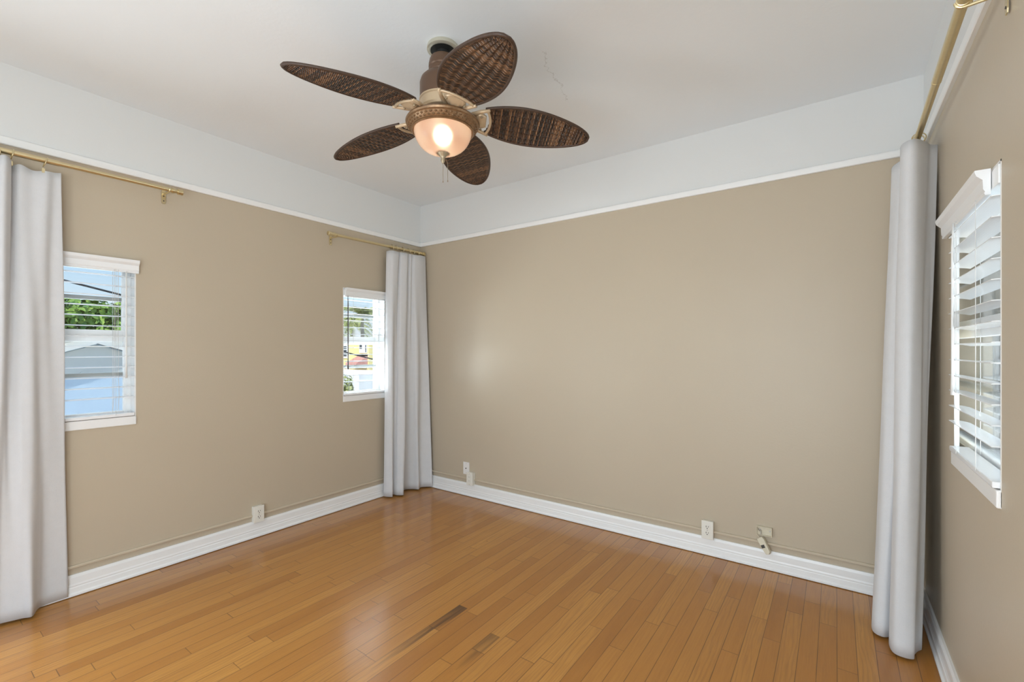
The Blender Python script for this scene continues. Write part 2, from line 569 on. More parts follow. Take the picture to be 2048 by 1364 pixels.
# left wall: local x = world +Y, outward = -X
ML = frame((0, FRONT, 0), PI / 2)
WZ0, WZ1 = 0.893, 1.855
wL = [(0.15, 1.01, 0.15, 2.15), (FL - 2.868, FL - 2.257, WZ0, WZ1), (FL - 0.874, FL - 0.440, WZ0, WZ1)]
wall('wall_left', FL, CEIL, wL, ML, [m_wall, m_ext])
# right wall: local x = world -Y from the back, outward = +X
MR = frame((RX, 0, 0), -PI / 2)
wR = [(0.120, 1.356, WZ0, WZ1), (3.39, 4.21, 0.15, 2.15)]
TR = 0.10
wall('wall_right', FL, CEIL, wR, MR, [m_wall, m_ext], TR)
# back wall: viewer faces +Y, right = +X, outward = +Y
MB_ = frame((-T, 0, 0), 0)
wall('wall_back', RX + T + 0.10, CEIL, [], MB_, [m_wall, m_ext])
# front wall (behind the camera): viewer faces -Y, right = -X
MF = frame((RX + 0.10, FRONT, 0), PI)
wall('wall_front', RX + T + 0.10, CEIL, [(0.275, 1.675, 0.15, 2.15), (2.135, 3.635, 0.15, 2.15)], MF, [m_wall, m_ext])
bm = bmesh.new(); box(bm, -T, RX + 0.10, FRONT - T, T, -0.12, 0.0)
tag(finish('floor', bm, m_floor), kind='structure')
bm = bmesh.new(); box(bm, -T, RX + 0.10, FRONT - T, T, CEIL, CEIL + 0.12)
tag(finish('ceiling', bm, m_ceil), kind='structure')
# unseen overhangs added to block direct sun from the openings
bm = bmesh.new()
box(bm, -0.95, RX + 1.35, FRONT - 1.75, 0.55, CEIL + 0.12, CEIL + 0.26)
tag(finish('sun_block_roof', bm, m_ext), kind='structure')
bm = bmesh.new(); box(bm, -0.95, -T, FRONT - 1.75, 0.55, 2.48, 2.56)
tag(finish('sun_block_eave', bm, m_ext), kind='structure')

# picture rail + baseboards swept around the walls
RAIL = [(0, 2.350), (0.013, 2.350), (0.016, 2.353), (0.020, 2.380), (0.018, 2.386), (0.009, 2.391), (0, 2.391)]
BASE = [(0, 0.004), (0.026, 0.004), (0.026, 0.014), (0.019, 0.022), (0.018, 0.045), (0.015, 0.050), (0.0165, 0.057), (0.014, 0.066), (0.014, 0.100), (0.009, 0.115), (0, 0.115)]
def run(name, prof, kind):
    def one(nm, p0, p1, inward):
        bm = bmesh.new()
        prism(bm, prof, [(p0, inward, (0, 0, 1)), (p1, inward, (0, 0, 1))])
        tag(finish(nm, bm, m_trim), kind='structure')
    if kind == 'base':
        names = ('baseboard_left', 'baseboard_back', 'baseboard_right', 'baseboard_front')
    else:
        names = ('trim_1', 'trim_2', 'trim_3', 'trim_4')
    one(names[0], (0, FRONT, 0), (0, 0, 0), (1, 0, 0))
    one(names[1], (0, 0, 0), (RX, 0, 0), (0, -1, 0))
    one(names[2], (RX, FRONT, 0), (RX, 0, 0), (-1, 0, 0))
    one(names[3], (0, FRONT, 0), (RX, FRONT, 0), (0, 1, 0))
run('rail', RAIL, 'rail')
run('base', BASE, 'base')

# ------------------------------------------------------------------ windows
def window(name, M4, u0, u1, cover=0.0, T=T, fr=(0.065, 0.135), dup=0.096, dlow=0.070):
    w = empty(name)
    w.matrix_world = M4 @ Matrix.Translation((u0, 0, WZ0))
    tag(w, kind='structure')
    wd, h = u1 - u0, WZ1 - WZ0
    z = lambda a: a - WZ0
    bm = bmesh.new()                                    # liner around the opening
    if not cover: box(bm, 0, 0.006, -0.001, T, 0, h)
    box(bm, wd - 0.006, wd, -0.001, T, 0, h)
    box(bm, cover, wd, -0.001, T, h - 0.006, h)
    if cover: box(bm, cover, cover + 0.005, -0.001, 0.013, 0, h)
    finish('jamb_liner', bm, m_trim, w)
    bm = bmesh.new()                                    # flush white sill
    box(bm, cover, wd, -0.010, 0.06, 0.0, 0.050)
    box(bm, 0.0, wd, 0.06 if cover else 0.0, T + 0.03, 0.0, 0.050)
    bevel_mod(finish('window_sill', bm, m_trim, w), 0.004)
    bm = bmesh.new()                                    # outer vinyl frame
    d0, d1 = fr
    if not cover: box(bm, 0.006, 0.026, d0, d1, 0.05, h)
    box(bm, wd - 0.026, wd - 0.006, d0, d1, 0.05, h)
    box(bm, 0.006, wd - 0.006, d0, d1, h - 0.040, h - 0.006); box(bm, 0.006, wd - 0.006, d0, d1, 0.05, 0.058)
    bevel_mod(finish('window_frame', bm, m_vinyl, w), 0.002)
    def sash(nm, a, b, dd, zz0, zz1, zg0, zg1):
        bm = bmesh.new()
        st = 0.026
        if not cover: box(bm, 0.014, 0.014 + st, dd, dd + 0.024, zz0, zz1)
        box(bm, wd - 0.014 - st, wd - 0.014, dd, dd + 0.024, zz0, zz1)
        box(bm, 0.014 + st, wd - 0.014 - st, dd, dd + 0.024, zz0, zg0); box(bm, 0.014 + st, wd - 0.014 - st, dd, dd + 0.024, zg1, zz1)
        s_ = bevel_mod(finish(nm, bm, m_vinyl, w), 0.003)
        bm = bmesh.new(); box(bm, 0.014 + st, wd - 0.014 - st, dd + 0.010, dd + 0.014, zg0, zg1)
        finish('pane', bm, m_glass, s_)
        zm = (zg0 + zg1) / 2 + 0.012
        bm = bmesh.new(); box(bm, 0.014 + st, wd - 0.014 - st, dd + 0.016, dd + 0.030, zm - 0.011, zm + 0.011)
        finish('storm_bar', bm, m_muntin, s_)
    sash('upper_sash', 0, 0, dup, z(1.400), z(1.830), z(1.440), z(1.795))
    sash('lower_sash', 0, 0, dlow, z(0.948), z(1.446), z(0.972), z(1.378))
    return w
window('window_1', ML, wL[1][0], wL[1][1])
window('window_2', ML, wL[2][0], wL[2][1])
window('window_3', MR, wR[0][0], wR[0][1], 0.748 - 0.120, TR, (0.048, 0.098), 0.0735, 0.0485)
bm = bmesh.new(); box(bm, 0.120, 0.748, 0.0, 0.012, WZ0, WZ1)      # wall board overlapping the wide window frame
pnl = finish('trim_5', bm, m_wall); pnl.matrix_world = MR; tag(pnl, kind='structure')

# ------------------------------------------------------------------ blinds
def blind(M4, u0, u1, label, group, wand_side, wand_mat, cords, tilt, valance, vz):
    b = empty('window_blind')
    b.matrix_world = M4 @ Matrix.Translation((u0, 0, 0))
    tag(b, label, 'blind', group)
    wd = u1 - u0
    g = 0.010
    bm = bmesh.new()
    v0, v1 = valance
    prof = [(0.0, 0.0), (0.012, 0.0), (0.014, 0.006), (0.012, 0.010), (0.016, 0.018), (0.017, 0.045), (0.022, 0.050), (0.030, 0.058), (0.034, 0.070), (0.034, 0.075), (0.0, 0.075)]
    prism(bm, prof, [((v0, -0.006, vz), (0, -1, 0), (0, 0, 1)), ((v1, -0.006, vz), (0, -1, 0), (0, 0, 1))])
    finish('valance', bm, m_valance, b)
    bm = bmesh.new(); box(bm, g, wd - g, -0.004, 0.052, 1.792, 1.846)
    bevel_mod(finish('headrail', bm, m_vinyl, b), 0.002)
    zs = [1.756 - 0.0582 * k for k in range(13)]
    zbot = 0.958
    bm = bmesh.new()
    sw = 0.060
    nseg = 8
    for zc in zs:
        top, bot = [], []
        for i in range(nseg + 1):
            s_ = -0.5 + i / nseg
            dd = 0.012 + s_ * sw * math.cos(tilt)
            zz = zc - s_ * sw * math.sin(tilt) * -1 + 0.0030 * (1 - (2 * s_) ** 2)
            top.append((dd, zz + 0.0013)); bot.append((dd, zz - 0.0013))
        pf = top + bot[::-1]
        prism(bm, pf, [((g, 0, 0), (0, 1, 0), (0, 0, 1)), ((wd - g, 0, 0), (0, 1, 0), (0, 0, 1))])
    finish('slats', bm, m_slat, b)
    bm = bmesh.new(); box(bm, g, wd - g, -0.016, 0.040, zbot - 0.012, zbot + 0.006)
    bevel_mod(finish('bottom_rail', bm, m_slat, b), 0.003)
    for uc in cords:
        for dd in (-0.019, 0.043):
            bm = bmesh.new(); tube(bm, [(uc, dd, 1.80), (uc, dd, zbot)], 0.0011, 5)
            finish('ladder_cord', bm, m_cord, b)
    if wand_side is not None:
        uw = wand_side
        bm = bmesh.new()
        tube(bm, [(uw, -0.026, 1.785), (uw, -0.028, 1.70), (uw, -0.028, 1.25), (uw, -0.028, 1.168)], [0.0025, 0.0042, 0.0042, 0.0060], 8)
        finish('tilt_wand', bm, wand_mat, b, True)
    return b
bl1 = blind(ML, wL[1][0], wL[1][1], 'white slatted blind in the window beside the left curtain, seen with green tree behind', 'white slatted window blinds', 0.611 - 0.052, m_wand_w, (0.06, 0.515), 0.02, (-0.004, 0.620), 1.779)
bl2 = blind(ML, wL[2][0], wL[2][1], 'white slatted blind with wand coloured backlit dark in the window near the back left corner', 'white slatted window blinds', 0.030, m_wand_backlit, (0.088, 0.350), 0.02, (0.016, 0.444), 1.779)
bl3 = blind(MR, 0.748, 1.356, 'white slatted blind in the close window on the right wall', 'white slatted window blinds', 0.150, m_wand_w, (0.150, 0.430), -0.10, (-0.110, 0.535), 1.779)
# pull cords of the left blind hang loose in front of the slats
bm = bmesh.new()
tube(bm, [(0.524, -0.024, 1.79), (0.523, -0.024, 1.42), (0.526, -0.025, 1.30), (0.523, -0.024, 1.20), (0.528, -0.025, 1.08), (0.524, -0.024, 0.985)], 0.0013, 5)
finish('lift_cord', bm, m_cord, bl1)
bm = bmesh.new()
tube(bm, [(0.507, -0.023, 1.79), (0.507, -0.023, 1.30), (0.505, -0.023, 1.05), (0.500, -0.023, 0.985)], 0.0012, 5)
finish('lift_cord', bm, m_cord, bl1)

# ------------------------------------------------------------------ curtain rods, rings
def rod(label, p0, p1, joint, bracket_ts, wall_dir, tip0=True, tip1=True):
    """p0..p1 axis; outer tube from p0 to joint fraction, inner beyond it"""
    p0, p1 = Vector(p0), Vector(p1)
    r = empty('curtain_rod', p0)
    tag(r, label, 'curtain rod', 'brass curtain rods')
    d = (p1 - p0)
    bm = bmesh.new(); tube(bm, [(0, 0, 0), d * joint], 0.0138, 20)
    auto_smooth(finish('outer_tube', bm, m_brass, r))
    bm = bmesh.new(); tube(bm, [d * (joint - 0.02), d], 0.0122, 20)
    auto_smooth(finish('inner_tube', bm, m_brass, r))
    bm = bmesh.new(); tube(bm, [d * (joint - 0.006), d * joint + d.normalized() * 0.003], 0.0142, 20)
    auto_smooth(finish('joint_collar', bm, m_brass, r))
    dn = d.normalized()
    for flag, base, dr, rr in ((tip0, Vector((0, 0, 0)), -dn, 0.0135), (tip1, d, dn, 0.0112)):
        if not flag: continue
        bm = bmesh.new()
        tube(bm, [base - dr * 0.004, base + dr * 0.004, base + dr * 0.005, base + dr * 0.012, base + dr * 0.022, base + dr * 0.026, base + dr * 0.027, base + dr * 0.052, base + dr * 0.054],
             [0.0165, 0.0165, 0.0145, 0.0145, 0.0115, 0.0115, 0.0175, 0.0175, 0.0155], 20)
        auto_smooth(finish('finial', bm, m_brass, r), 30)
    wd = Vector(wall_dir)
    for tt, depth in bracket_ts:
        c = d * tt
        bk = None
        bm = bmesh.new()
        side = Vector((0, 0, 1))
        wp = c + wd * (depth - 0.002) + Vector((0, 0, -0.028))
        # wall plate
        du = dn * 0.011
        v = []
        for k, (a, z_) in enumerate([(-1, -0.032), (-.7, -0.042), (.7, -0.042), (1, -0.032), (1, 0.032), (.7, 0.042), (-.7, 0.042), (-1, 0.032)]):
            v.append(wp + du * a + Vector((0, 0, z_)))
        va = [bm.verts.new(p) for p in v]; vb = [bm.verts.new(p - wd * 0.003) for p in v]
        for i in range(8):
            bm.faces.new((va[i], va[(i + 1) % 8], vb[(i + 1) % 8], vb[i]))
        bm.faces.new(va); bm.faces.new(vb)
        # arm with cup under the rod
        arm0 = wp + Vector((0, 0, 0.020)); arm1 = c + Vector((0, 0, -0.016))
        tube(bm, [arm0, arm0 * .5 + arm1 * .5 + Vector((0, 0, -.002)), arm1], 0.0048, 10)
        ring = []
        for i in range(13):
            a_ = PI + PI * i / 12
            ring.append(c + wd * (0.0165 * math.cos(a_)) + Vector((0, 0, 0.0165 * math.sin(a_))))
        tube(bm, ring, 0.004, 8)
        bk = finish('bracket', bm, m_brass, r)
        for z_ in (-0.025, 0.004):
            bm = bmesh.new()
            pc = wp - wd * 0.003 + Vector((0, 0, z_))
            tube(bm, [pc, pc - wd * 0.0015], 0.0036, 10)
            finish('screw', bm, m_slot, bk)
    return r
rod('brass curtain rod above the left curtain and window, open end toward the corner', (0.090, -3.30, 2.291), (0.090, -2.105, 2.298), 0.585, [(0.985, 0.088), (0.08, 0.088)], (-1, 0, 0), True, True)
rod('thin brass curtain rod above the corner window on the left wall', (0.090, -0.085, 2.266), (0.090, -1.015, 2.257), 0.42, [(0.975, 0.088), (0.03, 0.088)], (-1, 0, 0), True, True)
rod('close brass curtain rod rising along the right wall toward the top edge', (3.6477, -1.435, 2.280), (3.667, -0.21, 2.280), 0.380, [(0.004, 0.085), (0.97, 0.067)], (1, 0, 0), True, True)

def ring(loc, axis, label, group, swing=0.0, mt=None):
    """ring round the rod with a clip below it; axis = rod direction angle about z"""
    o = empty('curtain_ring', loc, axis)
    tag(o, label, 'curtain ring', group)
    R = 0.0240
    c = Vector((0, 0, -R + 0.0135))
    bm = bmesh.new()
    tube(bm, [c + Vector((R * math.sin(2 * PI * i / 28) * swing, R * math.cos(2 * PI * i / 28), R * math.sin(2 * PI * i / 28))) for i in range(28)], 0.0023, 8, closed=True)
    finish('ring', bm, m_brass, o, True)
    bm = bmesh.new()
    zb = c.z - R
    tube(bm, [(swing * -R, 0, zb - .001), (swing * -R, 0, zb - 0.010)], 0.0014, 6)
    box(bm, swing * -R - 0.006, swing * -R + 0.006, -0.0045, 0.0045, zb - 0.032, zb - 0.010)
    bevel_mod(finish('clip', bm, m_brass, o), 0.001)
    return o
GR1 = 'brass clip rings above the left curtain'
ring((0.090, -2.762, 2.296), PI / 2, 'brass clip ring on the left rod, middle of the three seen there', GR1, 0.18)
ring((0.090, -2.648, 2.296), PI / 2, 'brass clip ring on the left rod, last one before the bare rod', GR1, 0.30)
ring((0.090, -2.805, 2.296), PI / 2, 'brass clip ring on the left rod cut by the photo edge', GR1, -0.12)
GR2 = 'brass clip rings above the corner curtain'
for i, y in enumerate((-0.43, -0.385, -0.31, -0.235, -0.18, -0.125)):
    nm = ['first', 'second', 'third', 'fourth', 'fifth', 'sixth'][i]
    ring((0.090, y, 2.271), PI / 2, f'small brass clip ring on the corner rod, {nm} counting from the window side', GR2, random.uniform(-.3, .3))
GR3 = 'brass clip rings above the right curtain'
ring((3.666, -0.455, 2.284), PI / 2, 'brass clip ring at the front of the right curtain, nearest one', GR3, 0.25)
ring((3.6665, -0.415, 2.284), PI / 2, 'brass clip ring on the right rod just behind the nearest one', GR3, -0.25)

# ------------------------------------------------------------------ curtains
def curtain(label, top, bot, zt, zb, n=110, nz=40, ease=1.0, ztops=None, wob=0.004, seed=1):
    rnd = random.Random(seed)
    a = catmull([(x, y, 0) for x, y in top], n)
    b = catmull([(x, y, 0) for x, y in bot], n)
    zt_l = [z.x for z in catmull([(z, 0, 0) for z in ztops], n)] if ztops else [zt] * (n + 1)
    bm = bmesh.new()
    uvl = bm.loops.layers.uv.new('UVMap')
    rows = []
    ph = [rnd.uniform(0, 6.28) for _ in range(4)]
    for j in range(nz + 1):
        v = j / nz
        row = []
        for i in range(n + 1):
            e_ = v ** ease
            p = a[i].lerp(b[i], e_)
            s_ = math.sin(PI * min(1, max(0, v)))
            w = wob * s_ * (math.sin(i * .22 + v * 5 + ph[0]) + .6 * math.sin(i * .41 - v * 9 + ph[1]))
            p = p + Vector((w, w * .6, 0))
            p.z = zt_l[i] + (zb - zt_l[i]) * v
            row.append(bm.verts.new(p))
        rows.append(row)
    for j in range(nz):
        for i in range(n):
            bm.faces.new((rows[j][i], rows[j][i + 1], rows[j + 1][i + 1], rows[j + 1][i]))
    o = finish('curtain', bm, m_fabric, None, True)
    md = o.modifiers.new('thickness', 'SOLIDIFY'); md.thickness = 0.0025; md.offset = 0
    tag(o, label, 'curtain', 'pale grey floor length curtains')
    return o

curtain('wide pale grey curtain at the left edge of the photo beside a window',
        [(.085, -3.18), (.120, -3.08), (.05, -3.00), (.11, -2.92), (.06, -2.86), (.150, -2.800), (.115, -2.770), (.062, -2.765), (.088, -2.735), (.080, -2.69), (.094, -2.645), (.078, -2.612), (.076, -2.588)],
        [(.05, -3.20), (.130, -3.08), (.05, -3.00), (.13, -2.93), (.07, -2.86), (.095, -2.825), (.088, -2.800), (.100, -2.765), (.112, -2.730), (.127, -2.700), (.060, -2.672), (.034, -2.64), (.030, -2.553)],
        2.245, 0.012, ztops=[2.24, 2.25, 2.23, 2.24, 2.23, 2.255, 2.25, 2.235, 2.246, 2.232, 2.240, 2.246, 2.252], seed=3)
curtain('pale grey curtain gathered in the back left corner',
        [(.060, -.470), (.085, -.462), (.110, -.435), (.112, -.375), (.085, -.352), (.108, -.335), (.118, -.275), (.090, -.245), (.112, -.225), (.095, -.205), (.114, -.180), (.118, -.110), (.100, -.030)],
        [(.045, -.490), (.085, -.482), (.122, -.452), (.060, -.425), (.085, -.405), (.128, -.396), (.160, -.358), (.070, -.300), (.055, -.235), (.100, -.190), (.150, -.165), (.120, -.105), (.196, -.028)],
        2.228, 0.012, ztops=[2.222, 2.226, 2.228, 2.226, 2.232, 2.230, 2.228, 2.236, 2.231, 2.237, 2.232, 2.238, 2.244], seed=5)
curtain('tall pale grey curtain in the back right corner, hanging from the right rod',
        [(3.690, -.060), (3.640, -.100), (3.600, -.160), (3.592, -.240), (3.612, -.300), (3.640, -.330), (3.612, -.400), (3.602, -.500), (3.622, -.545), (3.652, -.540), (3.688, -.480), (3.702, -.452), (3.716, -.438), (3.731, -.428)],
        [(3.690, -.060), (3.620, -.140), (3.560, -.220), (3.512, -.330), (3.507, -.432), (3.540, -.462), (3.578, -.436), (3.560, -.500), (3.568, -.572), (3.600, -.590), (3.634, -.580), (3.640, -.545), (3.655, -.505), (3.672, -.478)],
        2.238, 0.012, ztops=[2.23] * 4 + [2.232, 2.236, 2.238, 2.238, 2.240, 2.240, 2.238, 2.236, 2.236, 2.236], wob=0.003, seed=9)

# ------------------------------------------------------------------ surface raceways and outlets
def raceway(label, p0, p1, inward, up=(0, 0, 1)):
    bm = bmesh.new()
    prism(bm, [(0.0002, 0.0), (0.013, 0.000), (0.015, 0.002), (0.015, 0.009), (0.010, 0.0140), (0.0002, 0.0145)], [(p0, inward, up), (p1, inward, up)])
    o = finish('cable_raceway', bm, m_tanpaint)
    return tag(o, label, 'cable raceway', 'tan surface cable raceways')
raceway('thin tan cable raceway along the left wall above the baseboard', (0, -3.6, 0.150), (0, -0.005, 0.150), (1, 0, 0))
raceway('thin tan cable raceway along the back wall above the baseboard', (0.012, 0, 0.150), (RX - 0.02, 0, 0.150), (0, -1, 0))

def outlet(loc, rz, label, style, m_, depth, zc):
    """local: x right, y out of the wall toward the room is -y, z up (origin at wall)"""
    o = empty('outlet_box', loc, rz)
    tag(o, label, 'power outlet')
    bm = bmesh.new(); box(bm, -0.033, 0.033, -depth, -0.0005, -0.054, 0.054)
    bevel_mod(finish('box', bm, m_, o), 0.002)
    bm = bmesh.new(); box(bm, -0.036, 0.036, -depth - 0.006, -depth, -0.0575, 0.0575)
    pl = bevel_mod(finish('cover_plate', bm, m_, o), 0.003)
    f = -depth - 0.006
    if style == 'duplex':
        for zc_ in (0.0195, -0.0195):
            bm = bmesh.new()
            pr = []
            for i in range(24):
                a = 2 * PI * i / 24
                pr.append((0.0172 * math.cos(a), max(-0.0142, min(0.0142, 0.0172 * math.sin(a)))))
            prism(bm, pr, [((0, f - 0.0022, zc_), (1, 0, 0), (0, 0, 1)), ((0, f + 0.001, zc_), (1, 0, 0), (0, 0, 1))])
            rc = finish('receptacle', bm, m_, o)
            bm = bmesh.new(); box(bm, -0.0082, -0.0050, f - 0.0027, f, zc_ - 0.001, zc_ + 0.009)
            finish('slot', bm, m_slot, rc)
            bm = bmesh.new(); box(bm, 0.0052, 0.0080, f - 0.0027, f, zc_ + 0.0005, zc_ + 0.008)
            finish('slot', bm, m_slot, rc)
            bm = bmesh.new(); tube(bm, [(0, f - 0.0027, zc_ - 0.0075), (0, f, zc_ - 0.0075)], 0.0032, 10)
            finish('ground_hole', bm, m_slot, rc)
        bm = bmesh.new(); tube(bm, [(0, f - 0.0014, 0), (0, f, 0)], 0.003, 10)
        finish('screw', bm, m_screw, o)
    else:
        bm = bmesh.new(); box(bm, -0.0165, 0.0165, f - 0.0025, f, -0.0335, 0.0335)
        rc = bevel_mod(finish('rectangular_insert', bm, m_, o), 0.0015)
        for zc_ in (0.017, -0.017):
            for xa, xb in ((-0.0065, -0.0045), (0.0045, 0.0062)):
                bm = bmesh.new(); box(bm, xa, xb, f - 0.003, f, zc_ - 0.002, zc_ + 0.0055)
                finish('slot', bm, m_slot, rc)
        for zc_ in (0.048, -0.048):
            bm = bmesh.new(); tube(bm, [(0, f - 0.001, zc_), (0, f, zc_)], 0.0028, 8)
            finish('screw', bm, m_screw, o)
    return o
outlet((0.0, -1.572, 0.168), PI / 2, 'ivory surface outlet box low on the left wall below the bare stretch between windows', 'duplex', m_ivory, 0.034, 0)
outlet((2.690, 0.0, 0.168), 0, 'ivory surface outlet box on the back wall, left of the cream phone plate', 'duplex', m_ivory, 0.030, 0)
outlet((0.676, 0.0, 0.166), 0, 'ivory surface outlet box on the back wall near the corner curtain', 'decor', m_ivory, 0.036, 0)

# thin white cable plate partly behind the corner outlet box
cp = empty('cable_plate', (0.606, 0, 0.246))
tag(cp, 'flat white cable wall plate with one round jack near the corner curtain', 'wall plate')
bm = bmesh.new(); box(bm, -0.036, 0.036, -0.006, -0.0003, -0.056, 0.056)
bevel_mod(finish('plate', bm, m_whiteplate, cp), 0.002)
bm = bmesh.new(); tube(bm, [(0, -0.0115, 0), (0, -0.006, 0)], 0.0062, 12)
j = finish('coaxial_jack', bm, m_screw, cp)
bm = bmesh.new(); tube(bm, [(0, -0.0122, 0), (0, -0.0112, 0)], 0.0042, 10)
finish('jack_opening', bm, m_slot, j)
for z_ in (-0.042, 0.042):
    bm = bmesh.new(); tube(bm, [(0, -0.0075, z_), (0, -0.005, z_)], 0.003, 8)
    finish('screw', bm, m_screw, cp)

# open phone jack: tray on the wall, its cover hanging loose below
pj = empty('phone_jack', (3.010, 0, 0.228))
tag(pj, 'open cream phone jack tray mounted sideways on the back wall', 'phone jack')
bm = bmesh.new()
hw, hh, dp, th = 0.042, 0.0275, 0.021, 0.003
box(bm, -hw, hw, -0.004, -0.0003, -hh, hh)
box(bm, -hw, hw, -dp, -0.004, hh - th, hh); box(bm, -hw, -hw + th, -dp, -0.004, -hh, hh - th)
box(bm, hw - th, hw, -dp, -0.004, -hh, hh - th); box(bm, -hw + 0.030, hw - th, -dp * .8, -0.004, -hh, -hh + th)
finish('tray', bm, m_phone, pj)
for x_, z_ in ((-0.022, 0.004), (0.030, 0.002)):
    bm = bmesh.new(); tube(bm, [(x_, -0.007, z_), (x_, -0.003, z_)], 0.0042, 10)
    finish('screw', bm, m_screw, pj)
bm = bmesh.new()
tube(bm, [(-0.034, -0.006, 0.008), (-0.026, -0.012, -0.004), (-0.018, -0.010, -0.006), (-0.020, -0.012, -0.022)], 0.0013, 6)
tube(bm, [(-0.030, -0.006, 0.006), (-0.028, -0.014, 0.000), (-0.014, -0.010, 0.002), (-0.016, -0.014, -0.022)], 0.0013, 6)
finish('wires', bm, m_screw, pj)
pc = empty('loose_phone_block', (3.012, -0.034, 0.148))
pc.rotation_euler = (math.radians(-10), math.radians(-30), math.radians(-12))
tag(pc, 'cream phone block dangling below the open jack tray', 'phone block')
bm = bmesh.new()
prism(bm, [(-0.020, 0.044), (0.012, 0.050), (0.020, 0.034), (0.022, -0.040), (0.010, -0.052), (-0.008, -0.046), (-0.016, -0.004)],
      [((0, -0.012, 0), (1, 0, 0), (0, 0, 1)), ((0, 0.012, 0), (1, 0, 0), (0, 0, 1))])
bevel_mod(finish('cover_body', bm, m_phone, pc), 0.003)
bm = bmesh.new(); box(bm, -0.012, 0.008, -0.0140, -0.011, -0.012, 0.006)
finish('jack_opening', bm, m_slot, pc)
bm = bmesh.new(); tube(bm, [(-0.008, 0.004, 0.046), (-0.012, 0.008, 0.060), (-0.018, 0.010, 0.072)], 0.0018, 6)
finish('wire', bm, m_phone, pc)

# ------------------------------------------------------------------ ceiling fan
FX, FY = 1.860, -1.600
fan = empty('ceiling_fan', (FX, FY, CEIL))
tag(fan, 'brown ceiling fan with five woven leaf blades and a lit glass bowl', 'ceiling fan')
fz = lambda z_: z_ - CEIL
bm = bmesh.new(); lathe(bm, [(0.058, fz(2.756)), (0.072, fz(2.7555)), (0.074, fz(2.750)), (0.074, fz(2.738)), (0.066, fz(2.734)), (0.058, fz(2.734))], 48, cap=False)
auto_smooth(finish('mounting_ring', bm, m_galv, fan))
bm = bmesh.new(); lathe(bm, [(0.056, fz(2.7555)), (0.056, fz(2.735)), (0.030, fz(2.73)), (0.030, fz(2.685))], 40)
auto_smooth(finish('hanger', bm, m_black, fan))
bm = bmesh.new(); lathe(bm, [(0.020, fz(2.700)), (0.046, fz(2.704)), (0.056, fz(2.700)), (0.061, fz(2.690)), (0.066, fz(2.668)), (0.066, fz(2.655)), (0.062, fz(2.650)), (0.066, fz(2.645)), (0.066, fz(2.628)), (0.061, fz(2.620)), (0.061, fz(2.606))], 48)
auto_smooth(finish('canopy', bm, m_brown, fan), 30)
bm = bmesh.new(); lathe(bm, [(0.055, fz(2.618)), (0.066, fz(2.616)), (0.088, fz(2.608)), (0.101, fz(2.594)), (0.107, fz(2.574)), (0.107, fz(2.502)), (0.104, fz(2.500))], 56)
auto_smooth(finish('motor_housing', bm, m_brown, fan), 30)
bm = bmesh.new(); lathe(bm, [(0.104, fz(2.503)), (0.109, fz(2.500)), (0.109, fz(2.494)), (0.105, fz(2.490)), (0.105, fz(2.455)), (0.098, fz(2.446)), (0.060, fz(2.440))], 56)
auto_smooth(finish('motor_band', bm, m_iron, fan), 30)
bm = bmesh.new(); lathe(bm, [(0.074, fz(2.443)), (0.074, fz(2.424)), (0.060, fz(2.414)), (0.060, fz(2.398))], 48)
auto_smooth(finish('switch_housing', bm, m_brown, fan), 30)
# light kit
prof = [(0.055, 2.404), (0.120, 2.406), (0.160, 2.403), (0.169, 2.398), (0.1725, 2.391), (0.169, 2.384), (0.163, 2.382), (0.160, 2.378), (0.152, 2.366), (0.144, 2.360), (0.146, 2.354), (0.141, 2.350), (0.136, 2.352), (0.136, 2.360), (0.150, 2.385), (0.115, 2.396), (0.055, 2.398)]
bm = bmesh.new(); lathe(bm, [(r, fz(z_)) for r, z_ in prof], 72, cap=False)
fit = auto_smooth(finish('light_fitter', bm, m_bronze, fan), 35)
bm = bmesh.new()                                       # carved leaves on the sloped band of the fitter
for k in range(44):
    a = 2 * PI * k / 44
    for q_, (r, z_) in enumerate(((0.1585, 2.3745), (0.151, 2.3655))):
        aa = a + q_ * PI / 44
        cx_, cy_ = r * math.cos(aa), r * math.sin(aa)
        n_ = 6
        rr = 0.0062
        vs = []
        for i in range(n_):
            b_ = 2 * PI * i / n_
            tx, ty = -math.sin(aa), math.cos(aa)
            vs.append(bm.verts.new((cx_ + tx * rr * 1.25 * math.cos(b_) + math.cos(aa) * rr * .55 * math.sin(b_), cy_ + ty * rr * 1.25 * math.cos(b_) + math.sin(aa) * rr * .55 * math.sin(b_), fz(z_) + rr * .55 * math.sin(b_) )))
        tip = bm.verts.new((cx_ + math.cos(aa) * 0.004, cy_ + math.sin(aa) * 0.004, fz(z_) - 0.004))
        for i in range(n_):
            bm.faces.new((vs[i], vs[(i + 1) % n_], tip))
        bm.faces.new(vs)
finish('carved_leaves', bm, m_bronze, fit, False)
bowl = []
for i in range(19):
    a = i / 18 * PI / 2
    bowl.append((0.134 * math.cos(a) ** 0.82 if i < 18 else 0.004, 2.356 - 0.104 * math.sin(a) ** 1.08))
inner = [(max(0.002, r - 0.004), z_ + 0.004) for r, z_ in bowl[::-1]]
bm = bmesh.new(); lathe(bm, [(r, fz(z_)) for r, z_ in bowl], 64, cap=False)
finish('glass_bowl', bm, m_bowl, fan, True)
bm = bmesh.new(); lathe(bm, [(0.012, fz(2.268)), (0.030, fz(2.2665)), (0.031, fz(2.262)), (0.026, fz(2.252)), (0.014, fz(2.240)), (0.009, fz(2.230)), (0.010, fz(2.222)), (0.008, fz(2.214)), (0.003, fz(2.207))], 36)
auto_smooth(finish('bowl_finial', bm, m_finial, fan), 40)
